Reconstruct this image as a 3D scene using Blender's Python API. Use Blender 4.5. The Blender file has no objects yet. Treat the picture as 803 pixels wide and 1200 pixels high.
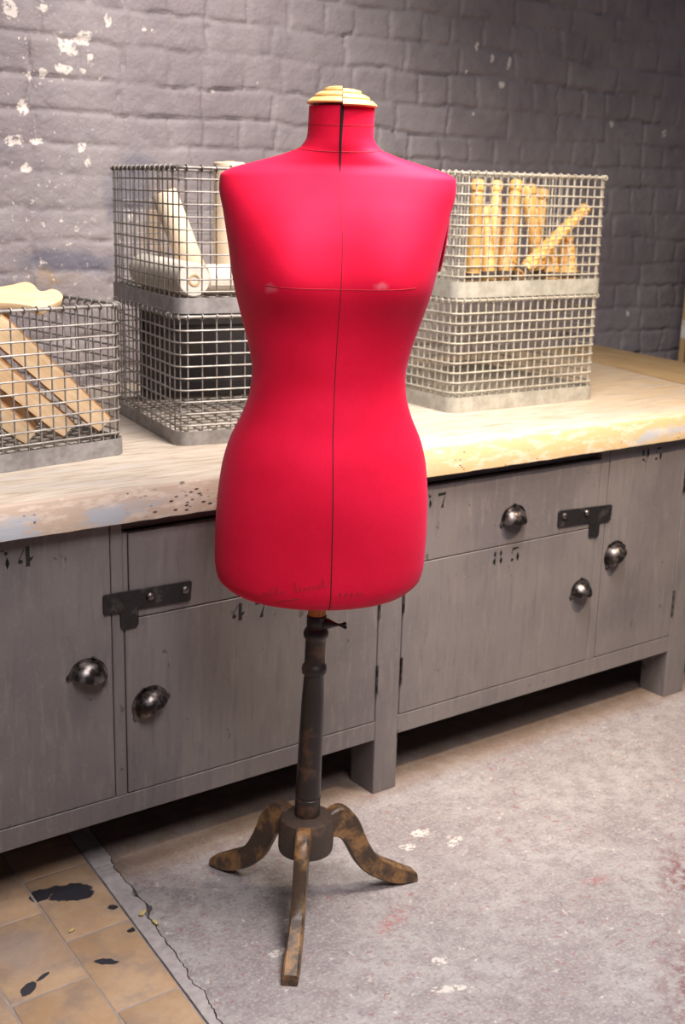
import bpy, bmesh, math, random
import numpy as np
from mathutils import Vector, Matrix, Quaternion
random.seed(7); rng = np.random.default_rng(11)
SC = bpy.context.scene
COL = SC.collection
PI = math.pi
R = math.radians

# ------------------------------------------------------------------ mesh helpers
class MB:
    def __init__(self): self.v = []; self.f = []
    def add(self, verts, faces):
        o = len(self.v)
        self.v += [tuple(p) for p in verts]
        self.f += [tuple(i + o for i in f) for f in faces]
        return self
    def box(self, x0, x1, y0, y1, z0, z1):
        v = [(x0,y0,z0),(x1,y0,z0),(x1,y1,z0),(x0,y1,z0),(x0,y0,z1),(x1,y0,z1),(x1,y1,z1),(x0,y1,z1)]
        f = [(0,3,2,1),(4,5,6,7),(0,1,5,4),(1,2,6,5),(2,3,7,6),(3,0,4,7)]
        return self.add(v, f)
    def prism(self, pts, d):
        """polygon of 3-D points extruded by vector d"""
        n = len(pts); d = Vector(d)
        a = [Vector(p) for p in pts]; b = [p + d for p in a]
        f = [tuple(range(n))[::-1], tuple(range(n, 2*n))]
        for i in range(n):
            j = (i+1) % n; f.append((i, j, n+j, n+i))
        return self.add(a + b, f)
    def tube(self, path, r, n=6, closed=False, caps=True):
        P = [Vector(p) for p in path]; m = len(P)
        rr = r if isinstance(r, (list, tuple)) else [r]*m
        T = []
        for i in range(m):
            if closed: t = P[(i+1) % m] - P[i-1]
            else: t = P[min(i+1, m-1)] - P[max(i-1, 0)]
            T.append(t.normalized())
        up = Vector((0,0,1)) if abs(T[0].z) < .9 else Vector((1,0,0))
        u = T[0].cross(up).normalized(); vs = []
        for i in range(m):
            if i:
                q = T[i-1].rotation_difference(T[i]); u = (q @ u)
                u = (u - T[i]*u.dot(T[i])).normalized()
            w = T[i].cross(u)
            for k in range(n):
                a = 2*PI*k/n
                vs.append(P[i] + (u*math.cos(a) + w*math.sin(a))*rr[i])
        fs = []
        for i in range(m if closed else m-1):
            j = (i+1) % m
            for k in range(n):
                l = (k+1) % n
                fs.append((i*n+k, i*n+l, j*n+l, j*n+k))
        if caps and not closed:
            fs.append(tuple(range(n))[::-1]); fs.append(tuple((m-1)*n+k for k in range(n)))
        return self.add(vs, fs)
    def lathe(self, prof, n=32, a0=0, a1=2*PI, M=None):
        """profile [(r,z)] about Z; a partial sweep is closed with flat ends"""
        full = abs(a1-a0-2*PI) < 1e-6; k = n if full else n+1
        vs = []; m = len(prof)
        for i in range(k):
            a = a0 + (a1-a0)*i/n
            for r, z in prof: vs.append(Vector((r*math.cos(a), r*math.sin(a), z)))
        fs = []
        for i in range(n):
            j = (i+1) % k
            for q in range(m-1):
                fs.append((i*m+q, j*m+q, j*m+q+1, i*m+q+1))
        if full and prof[0] != prof[-1]:
            if prof[0][0] > 1e-6: fs.append(tuple(i*m for i in range(k))[::-1])
            if prof[-1][0] > 1e-6: fs.append(tuple(i*m+m-1 for i in range(k)))
        elif not full:
            fs.append(tuple(range(m))[::-1]); fs.append(tuple((k-1)*m+q for q in range(m)))
            fs.append(tuple(i*m for i in range(k))); fs.append(tuple(i*m+m-1 for i in range(k))[::-1])
        if M is not None: vs = [M @ v for v in vs]
        return self.add(vs, fs)
    def loft(self, rings, cap=True):
        m = len(rings); n = len(rings[0]); vs = [p for r in rings for p in r]; fs = []
        for i in range(m-1):
            for k in range(n):
                l = (k+1) % n
                fs.append((i*n+k, i*n+l, (i+1)*n+l, (i+1)*n+k))
        if cap: fs += [tuple(range(n))[::-1], tuple((m-1)*n+k for k in range(n))]
        return self.add(vs, fs)
    def xf(self, M):
        self.v = [tuple(M @ Vector(p)) for p in self.v]; return self
    def build(self, name, mat, parent=None, bevel=0, seg=2, smooth=False, angle=40, label=None, jitter=0):
        bm = bmesh.new()
        vs = [bm.verts.new(p) for p in self.v]
        for f in self.f:
            try: bm.faces.new([vs[i] for i in f])
            except ValueError: pass
        bmesh.ops.remove_doubles(bm, verts=bm.verts, dist=1e-6)
        bmesh.ops.recalc_face_normals(bm, faces=bm.faces)
        if bevel:
            es = [e for e in bm.edges if len(e.link_faces) == 2 and e.calc_face_angle(0) > R(35)]
            bmesh.ops.bevel(bm, geom=es, offset=bevel, segments=seg, profile=.5, affect='EDGES', clamp_overlap=True)
        me = bpy.data.meshes.new(name); bm.to_mesh(me); bm.free()
        if smooth:
            me.shade_smooth()
            try: me.set_sharp_from_angle(angle=R(angle))
            except Exception: pass
        me.materials.append(mat)
        o = bpy.data.objects.new(name, me); COL.objects.link(o)
        if parent is not None: o.parent = parent
        if label: o['label'] = label
        return o

def tag(o, label, cat, group=None):
    o['label'] = label; o['category'] = cat
    if group: o['group'] = group
    return o
def empty(name, loc, rz=0):
    o = bpy.data.objects.new(name, None); COL.objects.link(o)
    o.location = loc; o.rotation_euler = (0,0,rz); o.empty_display_size = .05
    return o
def structure(o): o['kind'] = 'structure'; return o
def noise2(shape, cell, seed):
    """smooth value noise on a grid: cell = (rows, cols) per lattice step"""
    g = np.random.default_rng(seed); h, w = shape
    gy, gx = int(h/cell[0])+3, int(w/cell[1])+3
    G = g.uniform(-1, 1, (gy, gx))
    y = np.arange(h)/cell[0]; x = np.arange(w)/cell[1]
    iy = y.astype(int); ix = x.astype(int); fy = (y-iy)[:,None]; fx = (x-ix)[None,:]
    fy = fy*fy*(3-2*fy); fx = fx*fx*(3-2*fx)
    a = G[np.ix_(iy,ix)]; b = G[np.ix_(iy,ix+1)]; c = G[np.ix_(iy+1,ix)]; d = G[np.ix_(iy+1,ix+1)]
    return (a*(1-fx)+b*fx)*(1-fy) + (c*(1-fx)+d*fx)*fy

# ------------------------------------------------------------------ material helpers
class NT:
    def __init__(self, name):
        self.m = bpy.data.materials.new(name); self.m.use_nodes = True
        self.t = self.m.node_tree; self.t.nodes.clear()
        self.out = self.t.nodes.new('ShaderNodeOutputMaterial')
        self.b = self.t.nodes.new('ShaderNodeBsdfPrincipled')
        self.t.links.new(self.b.outputs[0], self.out.inputs[0])
        self.co = self.t.nodes.new('ShaderNodeTexCoord').outputs['Object']
    def n(self, typ, **kw):
        x = self.t.nodes.new(typ)
        for k, v in kw.items(): setattr(x, k, v)
        return x
    def L(self, a, b): self.t.links.new(a, b)
    def set(self, name, val):
        s = self.b.inputs[name]
        if hasattr(val, 'is_output'): self.L(val, s)
        else: s.default_value = val
    def mapping(self, scale=(1,1,1), loc=(0,0,0), rot=(0,0,0), src=None):
        x = self.n('ShaderNodeMapping'); self.L(src or self.co, x.inputs['Vector'])
        x.inputs['Scale'].default_value = scale; x.inputs['Location'].default_value = loc; x.inputs['Rotation'].default_value = rot
        return x.outputs[0]
    def noise(self, scale, detail=3, rough=.55, src=None, dist=0):
        x = self.n('ShaderNodeTexNoise'); self.L(src or self.co, x.inputs['Vector'])
        x.inputs['Scale'].default_value = scale; x.inputs['Detail'].default_value = detail
        x.inputs['Roughness'].default_value = rough; x.inputs['Distortion'].default_value = dist
        return x.outputs['Fac']
    def noisec(self, scale, src=None):
        x = self.n('ShaderNodeTexNoise'); self.L(src or self.co, x.inputs['Vector'])
        x.inputs['Scale'].default_value = scale; x.inputs['Detail'].default_value = 3
        return x.outputs['Color']
    def ramp(self, fac, stops):
        x = self.n('ShaderNodeValToRGB'); self.L(fac, x.inputs[0]); e = x.color_ramp.elements
        while len(e) < len(stops): e.new(.5)
        for k, (p, c) in enumerate(stops):
            e[k].position = p; e[k].color = (c, c, c, 1) if isinstance(c, (int, float)) else (*c[:3], 1)
        return x.outputs[0]
    def mix(self, fac, a, b, mode='MIX'):
        x = self.n('ShaderNodeMix', data_type='RGBA', blend_type=mode)
        for s, v in ((x.inputs[0], fac), (x.inputs[6], a), (x.inputs[7], b)):
            if hasattr(v, 'is_output'): self.L(v, s)
            elif isinstance(v, (int, float)): s.default_value = v
            else: s.default_value = (*v[:3], 1)
        return x.outputs[2]
    def math(self, op, a, b=0.0):
        x = self.n('ShaderNodeMath', operation=op)
        for s, v in ((x.inputs[0], a), (x.inputs[1], b)):
            if hasattr(v, 'is_output'): self.L(v, s)
            else: s.default_value = v
        return x.outputs[0]
    def bump(self, h, strength=.3, dist=.002):
        x = self.n('ShaderNodeBump'); self.L(h, x.inputs['Height'])
        x.inputs['Strength'].default_value = strength; x.inputs['Distance'].default_value = dist
        self.L(x.outputs[0], self.b.inputs['Normal'])
    def blob(self, cx, cy, rx, ry, rot=0, warp=.5, ws=40, cz=None, soft=.15):
        """mask of an irregular patch around a point (plane XY, or XZ when cz is given)"""
        nc = self.noisec(ws)
        x = self.n('ShaderNodeVectorMath', operation='SUBTRACT'); self.L(nc, x.inputs[0]); x.inputs[1].default_value = (.5,.5,.5)
        y = self.n('ShaderNodeVectorMath', operation='SCALE'); self.L(x.outputs[0], y.inputs[0]); y.inputs['Scale'].default_value = warp*2*min(rx, ry)
        z = self.n('ShaderNodeVectorMath', operation='ADD'); self.L(self.co, z.inputs[0]); self.L(y.outputs[0], z.inputs[1])
        s = self.n('ShaderNodeVectorMath', operation='SUBTRACT'); self.L(z.outputs[0], s.inputs[0]); s.inputs[1].default_value = (cx, cy if cz is None else 0, 0 if cz is None else cz)
        m = self.n('ShaderNodeMapping', vector_type='TEXTURE'); self.L(s.outputs[0], m.inputs[0])
        m.inputs['Rotation'].default_value = (0,0,rot) if cz is None else (0,rot,0)
        m.inputs['Scale'].default_value = (rx, ry, 1e3) if cz is None else (rx, 1e3, ry)
        l = self.n('ShaderNodeVectorMath', operation='LENGTH'); self.L(m.outputs[0], l.inputs[0])
        return self.ramp(l.outputs['Value'], [(max(0, 1-soft)*.5, 1), (.5, 0)]) if False else self.math('SUBTRACT', 1, self.step(l.outputs['Value'], 1-soft, 1))
    def step(self, v, a, b):
        x = self.n('ShaderNodeMapRange', interpolation_type='SMOOTHSTEP'); self.L(v, x.inputs[0])
        x.inputs[1].default_value = a; x.inputs[2].default_value = b
        return x.outputs[0]
    def maxm(self, ms):
        r = ms[0]
        for m in ms[1:]: r = self.math('MAXIMUM', r, m)
        return r
    def sep(self):
        x = self.n('ShaderNodeSeparateXYZ'); self.L(self.co, x.inputs[0]); return x.outputs

def mat_plain(name, col, rough=.5, metal=0, var=.25, scale=30, bump=.15):
    t = NT(name); n = t.noise(scale, 4)
    c = t.mix(n, [x*(1-var) for x in col], [min(1, x*(1+var)) for x in col])
    t.set('Base Color', c); t.set('Roughness', rough); t.set('Metallic', metal)
    if bump: t.bump(t.noise(scale*4, 3), bump, .001)
    return t.m

def mat_wood(name, light, dark, axis='X', scale=14, rough=.6, streak=9, bump=.25):
    t = NT(name); sc = [1.0]*3
    for k, a in enumerate('XYZ'): sc[k] = 1 if a == axis else streak
    mp = t.mapping(scale=sc)
    g = t.noise(scale, 5, .6, mp, .6); g2 = t.noise(scale*.25, 3, .5, mp)
    f = t.math('ADD', t.math('MULTIPLY', g, .65), t.math('MULTIPLY', g2, .35))
    c = t.ramp(f, [(.33, dark), (.5, [(a+b)/2 for a, b in zip(dark, light)]), (.64, light)])
    oi = t.n('ShaderNodeObjectInfo')
    hv = t.n('ShaderNodeHueSaturation'); t.L(c, hv.inputs['Color'])
    t.L(t.math('ADD', .8, t.math('MULTIPLY', oi.outputs['Random'], .4)), hv.inputs['Value'])
    t.set('Base Color', hv.outputs[0]); t.set('Roughness', rough)
    t.bump(g, bump, .0015)
    return t.m

# ---- brick wall paint
def mat_wall():
    t = NT('painted_brick')
    big = t.noise(2.2, 4, .6); mid = t.noise(14, 5, .6); fine = t.noise(90, 3, .6)
    c = t.mix(t.step(big, .35, .65), (.245,.206,.208), (.315,.275,.268))
    c = t.mix(t.math('MULTIPLY', t.step(mid, .45, .75), .35), c, (.165,.142,.165))
    c = t.mix(t.math('MULTIPLY', t.step(fine, .5, .8), .25), c, (.33,.29,.28))
    # bare patches of older tan and slate paint low on the left
    tan = t.maxm([t.blob(1.72, 0, .09, .16, .2, .8, 9, cz=1.27, soft=.7), t.blob(1.40, 0, .10, .05, 0, .8, 9, cz=1.12, soft=.7), t.blob(1.98, 0, .06, .1, 0, .8, 9, cz=1.13, soft=.7)])
    c = t.mix(t.math('MULTIPLY', tan, t.step(t.noise(30, 4), .35, .65)), c, (.30,.20,.115))
    sl = t.maxm([t.blob(1.63, 0, .09, .13, .3, .8, 11, cz=1.36, soft=.7), t.blob(2.0, 0, .13, .2, 0, .7, 7, cz=1.22, soft=.6), t.blob(1.45, 0, .2, .04, 0, .8, 11, cz=1.16, soft=.6)])
    c = t.mix(t.math('MULTIPLY', sl, .65), c, (.105,.108,.155))
    # chips showing cream plaster
    chips = [(1.455,1.712,.045,.028,.3),(1.50,1.735,.035,.03,-.5),(1.443,1.655,.038,.017,.1),(1.575,1.787,.016,.022,0),(1.395,1.80,.018,.014,0),(1.30,1.79,.035,.03,.2),
             (1.68,1.775,.012,.009,0),(1.71,1.772,.009,.008,0),(1.52,1.69,.014,.012,0),(1.50,1.655,.012,.01,0),(1.35,1.63,.012,.02,0),(1.385,1.64,.016,.02,0),(1.55,1.64,.006,.006,0),(1.49,1.46,.018,.018,0),(1.505,1.42,.012,.02,.3),(1.33,1.55,.025,.03,0),(1.30,1.47,.04,.02,0),
             (1.36,1.47,.03,.012,0),(1.33,1.40,.025,.018,0),(1.63,1.28,.01,.02,0),(1.60,1.205,.01,.014,0),(1.47,1.245,.008,.012,0),(1.9,1.63,.008,.006,0),(2.05,1.66,.005,.005,0),
             (3.02,1.72,.022,.014,.2),(3.05,1.79,.012,.03,.2),(2.97,1.80,.012,.02,0),(2.90,1.83,.012,.02,0),(2.86,1.75,.008,.01,0),(3.58,1.62,.02,.018,.3),(3.87,1.60,.02,.022,-.4),(2.9,1.62,.008,.008,0),(3.75,.93,.012,.016,0),(3.55,1.02,.01,.01,0),(3.2,1.3,.01,.008,0)]
    cm = t.maxm([t.blob(a, 0, rx*.72, rz*.72, ro, 1.1, 60, cz=b, soft=.15) for a, b, rx, rz, ro in chips])
    cm = t.math('MULTIPLY', cm, t.step(t.noise(75, 4, .7), .40, .47))
    # scattered flecks, only over the scuffed left end
    X, Y, Z = t.sep()
    left = t.math('SUBTRACT', 1, t.step(X, 1.3, 1.75))
    fl = t.math('MULTIPLY', t.step(t.noise(60, 4, .7), .63, .66), left)
    cm = t.math('MAXIMUM', cm, fl)
    c = t.mix(cm, c, (.74,.66,.58))
    t.set('Base Color', c); t.set('Roughness', .62)
    t.bump(t.math('ADD', t.math('MULTIPLY', mid, .8), t.math('MULTIPLY', fine, .6)), .8, .006)
    return t.m

def mat_concrete():
    t = NT('worn_painted_concrete')
    big = t.noise(3.0, 4, .6); mid = t.noise(22, 5, .65); fine = t.noise(140, 3, .6)
    c = t.mix(t.step(big, .35, .65), (.245,.212,.205), (.325,.298,.285))
    c = t.mix(t.math('MULTIPLY', t.step(mid, .42, .60), .65), c, (.20,.168,.168))
    c = t.mix(t.math('MULTIPLY', t.step(fine, .46, .66), .45), c, (.43,.395,.37))
    c = t.mix(t.math('MULTIPLY', t.step(t.noise(75, 4, .7, t.mapping(loc=(3,1,0))), .55, .63), .5), c, (.15,.115,.125))
    # scrape marks along the floor
    st = t.noise(9, 4, .6, t.mapping(scale=(1.2, 9, 1), rot=(0,0,R(28))))
    c = t.mix(t.math('MULTIPLY', t.step(st, .56, .70), .3), c, (.43,.39,.37))
    # red paint specks and rubs
    rs = t.math('MULTIPLY', t.step(t.noise(48, 4, .7, t.mapping(loc=(9,4,0))), .57, .66), t.step(t.noise(4.5, 2, .5, t.mapping(loc=(2,7,0))), .40, .56))
    c = t.mix(t.math('MULTIPLY', rs, .6), c, (.25,.085,.08))
    red = t.maxm([t.blob(1.70, -.86, .24, .12, R(50), .8, 9, soft=.9), t.blob(1.96, -.62, .20, .09, R(40), .8, 9, soft=.9)])
    c = t.mix(t.math('MULTIPLY', red, t.math('MULTIPLY', t.step(t.noise(40, 6, .75), .42, .60), .85)), c, (.15,.045,.045))
    rr = t.maxm([t.blob(1.36, -.40, .085, .03, R(20), .8, 14, soft=.8), t.blob(1.80, -.52, .05, .03, 0, .8, 14, soft=.8)])
    c = t.mix(t.math('MULTIPLY', t.math('MULTIPLY', rr, .7), t.step(t.noise(90, 5, .75), .44, .58)), c, (.32,.10,.09))
    # pale scuffs and dropped paint
    ws = t.math('MULTIPLY', t.step(t.noise(40, 5, .75, t.mapping(loc=(1,8,0))), .61, .66), .55)
    c = t.mix(ws, c, (.62,.57,.51))
    wb = t.maxm([t.blob(1.31,-.62,.035,.012,R(-20),.9,30), t.blob(1.35,-.55,.016,.012,0,.9,40), t.blob(1.12,-.36,.02,.012,0,.9,40), t.blob(1.62,-.17,.022,.02,0,1,40), t.blob(1.56,-.20,.02,.014,0,1,40), t.blob(1.66,-.24,.03,.012,.4,1,40)])
    c = t.mix(t.math('MULTIPLY', wb, t.step(t.noise(70, 4, .75), .44, .52)), c, (.54,.49,.44))
    # brown penumbra and shade under the cabinets, painted into the floor colour
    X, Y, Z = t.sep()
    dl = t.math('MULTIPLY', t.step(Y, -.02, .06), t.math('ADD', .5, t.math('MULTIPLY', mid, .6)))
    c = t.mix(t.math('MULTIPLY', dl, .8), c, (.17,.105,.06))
    t.set('Base Color', c); t.set('Roughness', .72)
    t.bump(t.math('ADD', t.math('MULTIPLY', mid, .6), t.math('MULTIPLY', fine, .5)), .35, .003)
    return t.m

def mat_tile():
    t = NT('terracotta_tile')
    g = t.n('ShaderNodeNewGeometry')
    big = t.noise(9, 5, .65); fine = t.noise(90, 3, .6)
    c = t.mix(t.step(big, .35, .68), (.36,.225,.125), (.43,.295,.185))
    c = t.mix(t.math('MULTIPLY', g.outputs['Random Per Island'], .25), c, (.44,.265,.14))
    c = t.mix(t.math('MULTIPLY', t.step(t.noise(13, 6, .65, t.mapping(loc=(4,2,1))), .44, .66), .65), c, (.235,.175,.145))
    dk = t.blob(.74, -.10, .09, .1, 0, .6, 9, soft=.8)
    c = t.mix(t.math('MULTIPLY', dk, .6), c, (.27,.215,.19))
    c = t.mix(t.math('MULTIPLY', t.step(fine, .5, .75), .25), c, (.47,.35,.245))
    tar = t.maxm([t.blob(.885,.03,.048,.026,R(-25),.7,30), t.blob(.835,.065,.022,.02,0,.6,30), t.blob(.934,-.054,.009,.009,0,.8,60), t.blob(.929,-.141,.011,.008,R(20),.9,60),
                  t.blob(.847,-.205,.026,.0085,R(-38),.7,60), t.blob(.70,-.20,.024,.011,R(42),.5,50), t.blob(.735,-.182,.018,.005,R(25),.5,60), t.blob(.89,.055,.05,.02,R(-25),.7,30)])
    c = t.mix(tar, c, (.022,.020,.026))
    t.set('Base Color', c); t.set('Roughness', .6)
    t.bump(t.math('ADD', big, t.math('MULTIPLY', fine, .5)), .3, .002)
    return t.m

def mat_cabinet():
    t = NT('worn_grey_cabinet_paint')
    mp = t.mapping(scale=(9, 9, 1)); g = t.noise(7, 5, .65, mp); big = t.noise(2.6, 3); fine = t.noise(120, 3, .6)
    c = t.mix(t.step(big, .35, .65), (.122,.104,.104), (.165,.143,.136))
    c = t.mix(t.math('MULTIPLY', t.step(g, .48, .72), .5), c, (.095,.083,.088))
    c = t.mix(t.math('MULTIPLY', t.step(t.noise(11, 4, .6, t.mapping(scale=(6,6,1), loc=(5,0,2))), .52, .7), .35), c, (.22,.19,.17))
    c = t.mix(t.math('MULTIPLY', t.step(fine, .55, .75), .25), c, (.24,.215,.20))
    c = t.mix(t.math('MULTIPLY', t.step(t.noise(34, 3, .6, t.mapping(scale=(1,1,.7), loc=(2,3,1))), .70, .73), .7), c, (.06,.045,.04))
    t.set('Base Color', c); t.set('Roughness', .52)
    t.bump(t.math('ADD', g, t.math('MULTIPLY', fine, .3)), .22, .0015)
    return t.m

def mat_worktop():
    t = NT('scrubbed_worktop_wood')
    mp = t.mapping(scale=(1, 8, 8)); g = t.noise(9, 6, .65, mp, .5); g2 = t.noise(2.5, 4, .6, mp)
    X, Y, Z = t.sep()
    c = t.ramp(g, [(.30, (.28,.21,.15)), (.46, (.44,.365,.285)), (.62, (.54,.465,.38))])
    c = t.mix(t.math('MULTIPLY', t.step(g2, .5, .68), .45), c, (.45,.42,.41))
    warm = t.math('MULTIPLY', t.step(X, 2.2, 3.0), t.step(t.noise(5, 4, .6, mp), .3, .6))
    c = t.mix(t.math('MULTIPLY', warm, .55), c, (.56,.38,.17))
    # front edge: bare tan wood with remnants of blue-grey paint and small knife nicks
    ge = t.n('ShaderNodeNewGeometry'); sx = t.n('ShaderNodeSeparateXYZ'); t.L(ge.outputs['True Normal'], sx.inputs[0])
    front = t.step(t.math('MULTIPLY', sx.outputs[1], -1), .4, .7)
    e = t.mix(t.step(X, 1.2, 1.9), (.44,.33,.25), (.50,.35,.18))
    e = t.mix(t.math('MULTIPLY', t.step(t.noise(16, 5, .65, t.mapping(scale=(1,1,3))), .48, .62), .6), e, (.62,.52,.42))
    pm = t.math('MULTIPLY', t.math('MULTIPLY', t.math('SUBTRACT', 1, t.step(t.math('ADD', Z, t.math('MULTIPLY', t.noise(20, 3), .03)), .798, .818)), 1.0), t.math('MULTIPLY', t.step(t.noise(7, 5, .6, t.mapping(scale=(1,1,2.2), loc=(1.3,0,.2))), .45, .55),
                t.maxm([t.math('SUBTRACT', 1, t.step(X, .95, 1.22)), t.blob(2.45, 0, .14, .04, 0, .5, 12, cz=.785, soft=.6), t.blob(2.68, 0, .2, .05, 0, .5, 12, cz=.79, soft=.6)])))
    e = t.mix(t.math('MULTIPLY', pm, .85), e, (.34,.37,.41))
    v = t.n('ShaderNodeTexVoronoi'); t.L(t.mapping(scale=(52, 1, 125), rot=(0, R(-25), 0)), v.inputs['Vector']); v.inputs['Scale'].default_value = 1
    nick = t.math('MULTIPLY', t.math('SUBTRACT', 1, t.step(v.outputs['Distance'], .2, .3)), t.math('MULTIPLY', t.blob(1.16, 0, .17, .05, 0, .4, 10, cz=.785, soft=.5), t.step(t.noise(22, 2, .5), .30, .40)))
    nick = t.math('MAXIMUM', nick, t.math('MULTIPLY', t.math('SUBTRACT', 1, t.step(v.outputs['Distance'], .12, .2)), t.step(t.noise(9, 2, .5), .56, .6)))
    e = t.mix(nick, e, (.025,.018,.018))
    c = t.mix(front, c, e)
    t.set('Base Color', c); t.set('Roughness', .6)
    t.bump(g, .3, .002)
    return t.m

def mat_red():
    t = NT('red_stretched_cotton')
    w = t.n('ShaderNodeTexWave', wave_type='BANDS', bands_direction='Z'); t.L(t.co, w.inputs[0]); w.inputs['Scale'].default_value = 420
    w2 = t.n('ShaderNodeTexWave', wave_type='BANDS', bands_direction='X'); t.L(t.co, w2.inputs[0]); w2.inputs['Scale'].default_value = 420
    weave = t.math('ADD', w.outputs['Fac'], w2.outputs['Fac'])
    mott = t.noise(7, 4, .6); fine = t.noise(160, 3, .6)
    c = t.mix(t.step(mott, .3, .7), (.67,.0062,.030), (.75,.0088,.041))
    c = t.mix(t.math('MULTIPLY', t.step(fine, .45, .75), .25), c, (.52,.006,.03))
    # paler spots at the bust points
    apex = t.maxm([t.blob(-.078, 0, .016, .010, .2, .9, 60, cz=1.207, soft=.9), t.blob(.105, 0, .016, .010, -.2, .9, 60, cz=1.215, soft=.9)])
    c = t.mix(t.math('MULTIPLY', apex, .45), c, (.75,.22,.27))
    t.set('Base Color', c); t.set('Roughness', .62)
    t.set('Specular IOR Level', .35); t.set('Specular Tint', (1,.22,.55,1))
    t.set('Sheen Weight', .10); t.set('Sheen Roughness', .5); t.set('Sheen Tint', (1,.3,.6,1))
    t.bump(t.math('ADD', t.math('MULTIPLY', weave, .3), t.math('MULTIPLY', fine, .6)), .12, .0006)
    return t.m

def mat_turned(name, dark, light, amount, rough=.4, scale=22):
    t = NT(name)
    n = t.noise(scale, 5, .65); n2 = t.noise(70, 4, .6)
    c = t.mix(t.step(n, amount, amount+.18), dark, light)
    c = t.mix(t.math('MULTIPLY', t.step(n2, .5, .72), .4), c, [x*.45 for x in dark])
    t.set('Base Color', c); t.set('Roughness', rough); t.bump(n2, .2, .001)
    return t.m

M = {}
M['wall'] = mat_wall(); M['concrete'] = mat_concrete(); M['tile'] = mat_tile()
M['cab'] = mat_cabinet(); M['top'] = mat_worktop(); M['red'] = mat_red()
M['end_wood'] = mat_wood('yellowed_end_board_wood', (.56,.39,.20), (.38,.24,.10), 'Y', 9, .6, 7)
M['mortar'] = mat_plain('grey_mortar', (.33,.295,.285), .85, 0, .4, 60, .8)
M['grout'] = mat_plain('dirty_tile_grout', (.29,.235,.20), .85, 0, .35, 40, .5)
M['soil'] = mat_plain('dark_gap_dirt', (.05,.035,.03), .9, 0, .4, 60, .3)
M['stencil'] = mat_plain('black_stencil_paint', (.008,.008,.009), .6, 0, .3, 80, 0)
M['iron'] = mat_turned('aged_iron', (.045,.040,.040), (.11,.10,.095), .52, .42, 30)
for k in ('iron',): M[k].node_tree.nodes['Principled BSDF'].inputs['Metallic'].default_value = .75
def mat_pull():
    t = NT('worn_cup_pull_metal'); n = t.noise(45, 4, .6)
    t.set('Base Color', t.mix(t.step(n, .42, .62), (.045,.036,.034), (.20,.175,.165))); t.set('Metallic', .9)
    t.set('Roughness', t.math('ADD', .26, t.math('MULTIPLY', n, .2))); t.bump(n, .15, .001); return t.m
M['pull'] = mat_pull()
def mat_galv(name, a, b, rough, metal):
    t = NT(name); n = t.noise(35, 5, .65); n2 = t.noise(9, 3)
    c = t.mix(t.step(n, .35, .68), a, b); c = t.mix(t.math('MULTIPLY', t.step(n2, .55, .75), .35), c, (.24,.15,.08))
    t.set('Base Color', c); t.set('Metallic', metal); t.set('Roughness', rough); t.bump(n, .15, .001); return t.m
M['wire'] = mat_galv('dull_galvanised_wire', (.20,.18,.16), (.36,.33,.30), .5, .4)
M['band'] = mat_galv('grey_zinc_band', (.22,.205,.195), (.34,.325,.31), .55, .35)
M['wire_pale'] = mat_galv('pale_galvanised_wire', (.32,.29,.235), (.46,.425,.35), .65, .1)
M['wire_backlit'] = mat_galv('backlit_darkened_wire', (.12,.105,.09), (.22,.195,.17), .5, .4)  # wire copy with its backlit darkness put into the colour
M['band_pale'] = mat_galv('pale_zinc_band', (.30,.285,.24), (.42,.40,.34), .6, .2)
M['pole'] = mat_turned('worn_black_lacquered_wood', (.020,.014,.013), (.105,.050,.027), .50, .38, 16)
M['tripod'] = mat_turned('worn_brown_tripod_wood', (.060,.036,.022), (.29,.150,.055), .43, .42, 18)
M['hub'] = mat_turned('dark_brown_hub_wood', (.060,.040,.030), (.15,.085,.05), .54, .5, 18)
M['neckwood'] = mat_wood('orange_turned_wood', (.55,.24,.06), (.33,.11,.025), 'Z', 20)
M['capwood'] = mat_wood('varnished_yellow_cap_wood', (.74,.46,.18), (.58,.31,.09), 'X', 18, .4)
M['seam'] = mat_plain('dark_seam_thread', (.05,.004,.008), .8, 0, .3, 80, 0)
M['seam_red'] = mat_plain('deep_red_seam', (.36,.004,.016), .8, 0, .2, 80, 0)
M['gapblack'] = mat_plain('black_gap', (.006,.004,.004), .9, 0, .2, 80, 0)
M['ink'] = mat_plain('faded_maker_ink', (.30,.012,.022), .8, 0, .2, 80, 0)
M['board'] = mat_wood('pale_beech_board', (.86,.66,.42), (.74,.49,.25), 'X', 16, .5)
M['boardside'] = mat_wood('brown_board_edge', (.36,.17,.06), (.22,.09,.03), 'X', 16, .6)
M['form'] = mat_wood('pale_carved_wood', (.80,.59,.36), (.70,.46,.23), 'X', 16, .5)
M['bobbin'] = mat_wood('yellow_turned_bobbin_wood', (.78,.47,.15), (.58,.29,.07), 'Z', 16, .45)
M['cream'] = mat_plain('cream_paper_roll', (.76,.69,.58), .6, 0, .06, 20, .1)
M['tan'] = mat_plain('tan_paper_roll', (.66,.53,.37), .6, 0, .08, 20, .1)
M['core'] = mat_plain('dark_roll_core', (.06,.04,.03), .8, 0, .2, 40, 0)
M['rollend'] = mat_plain('roll_end_paper', (.62,.42,.20), .7, 0, .15, 60, .2)
M['darkwood'] = mat_turned('dark_stained_panel', (.014,.011,.012), (.035,.022,.016), .5, .7, 12)
M['leaf'] = mat_plain('dry_yellow_leaf', (.52,.40,.16), .7, 0, .3, 60, .1)
M['plank'] = mat_turned('paint_spattered_plank', (.48,.30,.12), (.70,.66,.58), .5, .6, 12)

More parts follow.
